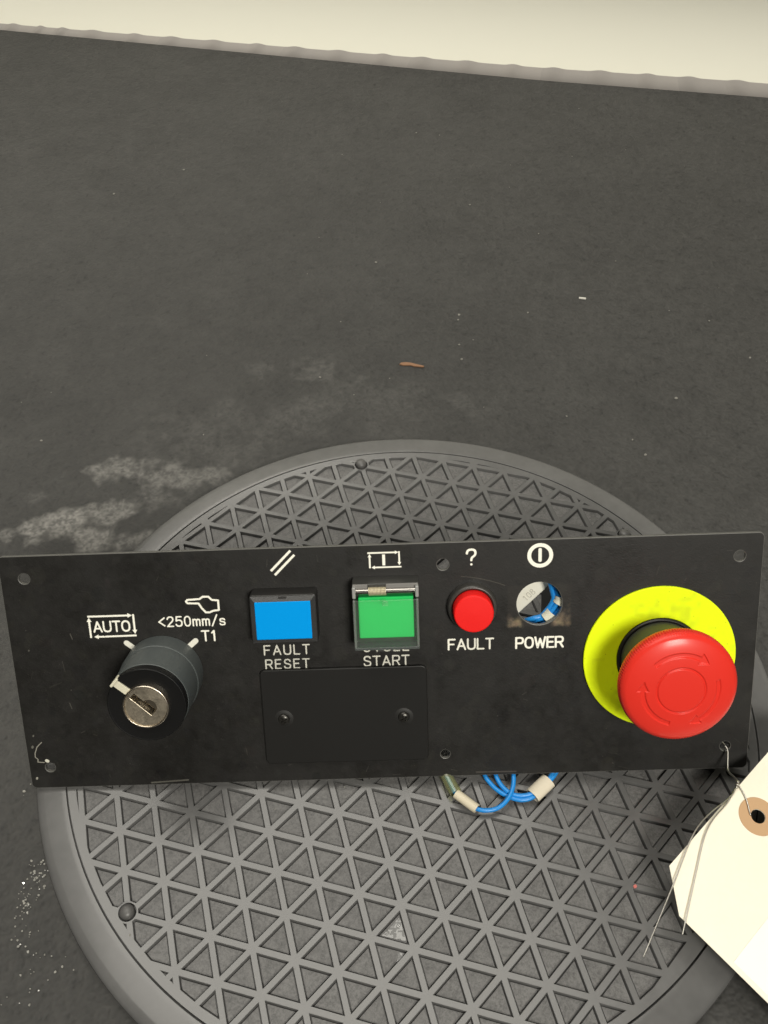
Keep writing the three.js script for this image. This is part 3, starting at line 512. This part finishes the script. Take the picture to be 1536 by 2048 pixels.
{
  const w = group('wire_bundle'); tag(w, 'blue wires with pale sleeves seen through the open round hole', 'wire');
  const path = (o, p) => [pw(64 + o, 36 + p, -6), pw(67.2 + o, 30.5 + p, -5.5), pw(68.6 + o, 27 + p, -5), pw(69.2 + o, 24 + p, -5), pw(68 + o, 21 + p, -5), pw(66.3 + o, 18.6 + p, -5.2), pw(64.4 + o, 16.4 + p, -5.5), pw(61 + o, 14.2 + p, -6.5), pw(55 + o, 9 + p, -12), pw(50 + o, -14 + p, -30)];
  mesh('wire', tube(path(0, 0), 1.05, 90), blue, w); mesh('wire', tube(path(1.7, -1.1), 1.05, 90), blue, w); mesh('wire', tube(path(-1.9, 0.9).map(([x, y, z], k) => [x, y - (k > 1 && k < 7 ? 1.6 : 0), z]), 1.05, 90), blue, w);
  const sl = std({ color: lin(0.66, 0.65, 0.53), roughness: 0.55 });
  mesh('sleeve', tube([pw(70.2, 25.0, -5), pw(70, 23.3, -5), pw(69.2, 21.7, -5)], 2.7, 12, 14), sl, w);
  mesh('sleeve', tube([pw(67.1, 18.2, -5.3), pw(65.9, 16.6, -5.5), pw(64.6, 15.2, -5.7)], 2.9, 12, 14), sl, w);
}

// ------------------------------------------------------------------ manila tag and its wire
const TO = V(102, 20, -117.6), TE = V(0.74, 0, -0.672).normalize(), TG = V(0.672, -0.1, 0.74).normalize(), TN = TG.clone().cross(TE).normalize();
const tagPoint = (a, b, h) => { const p = TO.clone().addScaledVector(TE, a).addScaledVector(TG, b).addScaledVector(TN, h); if (b > 55) p.y -= 0.0009 * (b - 55) * (b - 55); return p; };
function tagSheet(outline, holes, h0, h1) {
  const s = new THREE.Shape(outline.map(([a, b]) => new THREE.Vector2(a, b))); for (const h of holes) s.holes.push(circleHole(...h));
  const g = new THREE.ExtrudeGeometry(s, { depth: h1 - h0, bevelEnabled: false, curveSegments: 32 }); const p = g.attributes.position;
  for (let i = 0; i < p.count; i++) { const q = tagPoint(p.getX(i), p.getY(i), h0 + p.getZ(i)); p.setXYZ(i, q.x, q.y, q.z); }
  g.computeVertexNormals(); return g;
}
{
  const t = group('manila_tag'); tag(t, 'large cream manila tag with clipped corners wired to the panel', 'tag');
  const side = []; for (let b = 30; b <= 150; b += 15) side.push(b);
  const out = [[0, 0], [80.2, 0], [91.5, 12.9], ...side.map((b) => [91.5, b]), [91.5, 160], [-11.3, 160], ...side.slice().reverse().map((b) => [-11.3, b]), [-11.3, 12.9]];
  const card = field(256, [[10, 0.4], [60, 0.4], [128, 0.5]]), cc = new Uint8Array(65536 * 4);
  for (let i = 0; i < 65536; i++) { const v = 1 + 0.02 * card[i]; cc[i * 4] = 255 * toS(0.84 * v); cc[i * 4 + 1] = 255 * toS(0.795 * v); cc[i * 4 + 2] = 255 * toS(0.66 * v); cc[i * 4 + 3] = 255; }
  const ct = finishTex(new THREE.DataTexture(cc, 256, 256), true); ct.repeat.set(1 / 120, 1 / 120);
  mesh('card', tagSheet(out, [[40.1, 11.8, 2.7]], -0.3, 0), std({ map: ct, roughness: 0.8 }), t);
  const ring = []; for (let k = 0; k < 48; k++) { const a = k / 48 * Math.PI * 2; ring.push([40.1 + 7.3 * Math.cos(a), 11.8 + 7.3 * Math.sin(a)]); }
  mesh('eyelet_patch', tagSheet(ring, [[40.1, 11.8, 2.75]], 0.02, 0.22), std({ color: lin(0.5, 0.32, 0.175), roughness: 0.75 }), t);
  const st = []; for (let b = 45; b < 100; b += 11) st.push(b);
  mesh('paper_label', tagSheet([[-9.4, 34.8], [89, 34.8], ...st.map((b) => [89, b]), [89, 104], [-9.4, 104], ...st.slice().reverse().map((b) => [-9.4, b])], [], 0.03, 0.16), std({ color: lin(0.82, 0.81, 0.78), roughness: 0.7 }), t);
}
{
  const w = group('tag_wire'); tag(w, 'thin twisted steel wire tying the manila tag to the corner hole', 'wire');
  const steel = std({ color: lin(0.62, 0.6, 0.55), metalness: 1, roughness: 0.35 });
  const hole = pw(135.7, -39.7, 0), hb = pw(135.2, -39.2, -3.5), hf = pw(136.2, -40.6, 1.4);
  mesh('hook', tube([pw(134, -37, -6), hb, hole, hf, [134.2, 15.4, -155.8], [134.5, 18, -152.4], [134.6, 20.4, -149.6], [134.4, 21.2, -148.2]], 0.42, 60, 8), steel, w);
  mesh('tail', tube([[134.4, 21.2, -148.2], [131.2, 20.9, -143.6], [121.5, 20.9, -136.9], [115.3, 20.9, -131.4], [110.8, 20.8, -125.5], [101.4, 20.6, -110.0], [86.4, 21.5, -86.5]], 0.26, 80, 8), steel, w);
  mesh('tail', tube([[134.7, 20.9, -148.5], [129.3, 20.6, -141.4], [121.5, 20.6, -134.1], [117.5, 20.5, -128.7], [110.3, 19.8, -113.1], [101.9, 19.3, -94.1]], 0.26, 80, 8), steel, w);
  const e = tagPoint(38.6, 10.3, -1.2), e2 = tagPoint(38.2, 9.4, 0.5);
  mesh('eyelet_loop', tube([[134.5, 21, -148], [136.3, 20.3, -142.4], [e2.x, e2.y, e2.z], [e.x, e.y, e.z]], 0.26, 40, 8), steel, w);
  class Tw extends THREE.Curve { getPoint(t) { const a = t * Math.PI * 6; return V(133.2 + 1.3 * t + 0.4 * Math.cos(a), 21.5 + 0.3 * t + 0.4 * Math.sin(a), -145.9 - 3.0 * t); } }
  mesh('twist', new THREE.TubeGeometry(new Tw(), 60, 0.3, 8), steel, w);
}

// ------------------------------------------------------------------ bits lying on the mat and the disc
function chip(r, thick, n) { const s = new THREE.Shape(); for (let k = 0; k < n; k++) { const a = k / n * Math.PI * 2, q = r * (0.6 + 0.5 * rnd()); k ? s.lineTo(q * Math.cos(a), q * Math.sin(a)) : s.moveTo(q * Math.cos(a), q * Math.sin(a)); } s.closePath(); const g = new THREE.ExtrudeGeometry(s, { depth: thick, bevelEnabled: false }); g.rotateX(-Math.PI / 2); return g; }
{
  const s = new THREE.Shape(); s.setFromPoints([[-7.2, -0.9], [-5, -1.3], [-0.6, -0.5], [1.5, -1.1], [7, -0.9], [7.4, -0.2], [3, 0.5], [-1, 1.3], [-3.6, 1.2], [-6.5, 0.4]].map(([x, y]) => new THREE.Vector2(x, y)));
  const g = new THREE.ExtrudeGeometry(s, { depth: 0.7, bevelEnabled: true, bevelSize: 0.15, bevelThickness: 0.15, bevelSegments: 1 }); g.rotateX(-Math.PI / 2); g.rotateY(-0.21); g.rotateZ(0.02);
  tag(mesh('wood_splinter', g, std({ color: lin(0.24, 0.13, 0.07), roughness: 0.8 }), null, [18, MATY + 0.25, -425.8]), 'small orange brown wood splinter lying on the dark mat', 'splinter');
  const g2 = new RoundedBoxGeometry(4.6, 0.9, 1.6, 1, 0.3); g2.rotateY(-0.2);
  tag(mesh('white_chip', g2, std({ color: lin(0.5, 0.49, 0.44), roughness: 0.7 }), null, [129.4, MATY + 0.5, -487.2]), 'small flat white chip lying alone on the dark mat', 'chip');
  const lint = [], spots = [[49.3, -472.9, 1.6], [48.5, -468, 1], [47.5, -443.9, 1.1], [48.2, -430.5, 1.1], [169.7, -393.7, 1.4], [221.4, -427.8, 1.2], [-194.1, -618.8, 1.4], [-146.8, -650.4, 1.4], [65.1, -597.2, 1.2], [-191.1, -367.3, 1.1], [143.4, -349.5, 1.2], [138.6, -361, 0.9], [-36.7, -416.4, 1.1], [-2.8, -529.8, 1.2], [93, -474, 1], [205, -463, 0.9], [110, -560, 0.8], [30, -700, 1]];
  for (const [x, z, r] of spots) lint.push(chip(r * 0.75, 0.4, 6).translate(x, MATY + 0.05, z));
  for (let k = 0; k < 26; k++) lint.push(chip(0.25 + rnd() * 0.35, 0.25, 5).translate(-220 + rnd() * 470, MATY + 0.05, -760 + rnd() * 400));
  for (let k = 0; k < 40; k++) { const a = rnd() * 6.28, q = Math.sqrt(rnd()) * 150; lint.push(chip(0.15 + rnd() * rnd() * 0.4, 0.15, 5).translate(CX + q * Math.cos(a), q > 146 ? 0.03 : 0.02, CZ + q * Math.sin(a))); }
  const lo = mesh('lint_specks', mergeGeometries(lint), std({ color: lin(0.19, 0.185, 0.165), roughness: 0.8 })); lo.userData = { kind: 'stuff', label: 'scattered pale lint specks on the dark mat and the ribbed disc', category: 'lint' };
  const gl = [];
  const clump = (x, z, sx, sz, n) => { for (let k = 0; k < n; k++) { const g = chip(0.2 + rnd() * rnd() * 0.6, 0.3, 5); g.rotateX((rnd() - 0.5) * 0.9); g.rotateZ((rnd() - 0.5) * 0.9); g.translate(x + (rnd() + rnd() - 1) * sx, MATY + 0.25, z + (rnd() + rnd() - 1) * sz); gl.push(g); } };
  clump(-139, -126, 5, 9, 46); clump(-141, -116, 5, 8, 40); clump(-138, -104, 9, 8, 16); clump(-134, -86, 12, 10, 12); clump(-124, -93, 8, 6, 6); clump(-150, -170, 6, 20, 8);
  const go = mesh('glitter_grains', mergeGeometries(gl), phy({ color: lin(0.28, 0.275, 0.25), roughness: 0.12, clearcoat: 1, clearcoatRoughness: 0.06 })); go.userData = { kind: 'stuff', label: 'shiny crystal grains strewn on the mat beside the disc', category: 'grains' };
}
{ // two little pools of clear liquid in the triangle openings, and a red fleck
  const water = phy({ color: lin(0.05, 0.05, 0.047), roughness: 0.08, clearcoat: 1, clearcoatRoughness: 0.04 });
  const wn = field(128, [[9, 0.6], [22, 0.5]]), wb = new Float32Array(128 * 128); for (let i = 0; i < wb.length; i++) wb[i] = 0.5 + 0.4 * wn[i];
  water.bumpMap = greyTex(128, wb); water.bumpScale = 0.0011;
  const film = (pts) => { const s = new THREE.Shape(pts.map(([x, z]) => new THREE.Vector2(x, z))); const g = new THREE.ExtrudeGeometry(s, { depth: 0.08, bevelEnabled: false }); g.rotateX(Math.PI / 2); g.translate(0, -1.3, 0); planarUV(g, 0, -110, 22); return g; };
  tag(mesh('liquid_pool', film([[-3.4, -101.0], [-1.2, -102.6], [0.4, -104.4], [3.2, -107.2], [3.7, -106.6], [4.6, -103.6], [5.2, -101.4], [5.9, -98.8], [2.6, -99.6], [-0.6, -100.3]]), water), 'shiny pool of clear liquid filling one triangle opening of the disc', 'liquid');
  tag(mesh('liquid_pool_001', film([[2.4, -94.4], [3.1, -95.0], [4.9, -94.6], [4.2, -93.6], [3.2, -92.6], [2.0, -91.8], [2.6, -93.2]]), water), 'smaller shiny smear of clear liquid in one corner of a triangle', 'liquid');
  tag(mesh('red_fleck', chip(0.8, 0.5, 6), std({ color: lin(0.5, 0.14, 0.12), roughness: 0.7 }), null, [93.2, 0.05, -116.8]), 'tiny red fleck on a rib of the ribbed disc', 'fleck');
}
renderer.render(scene, camera);
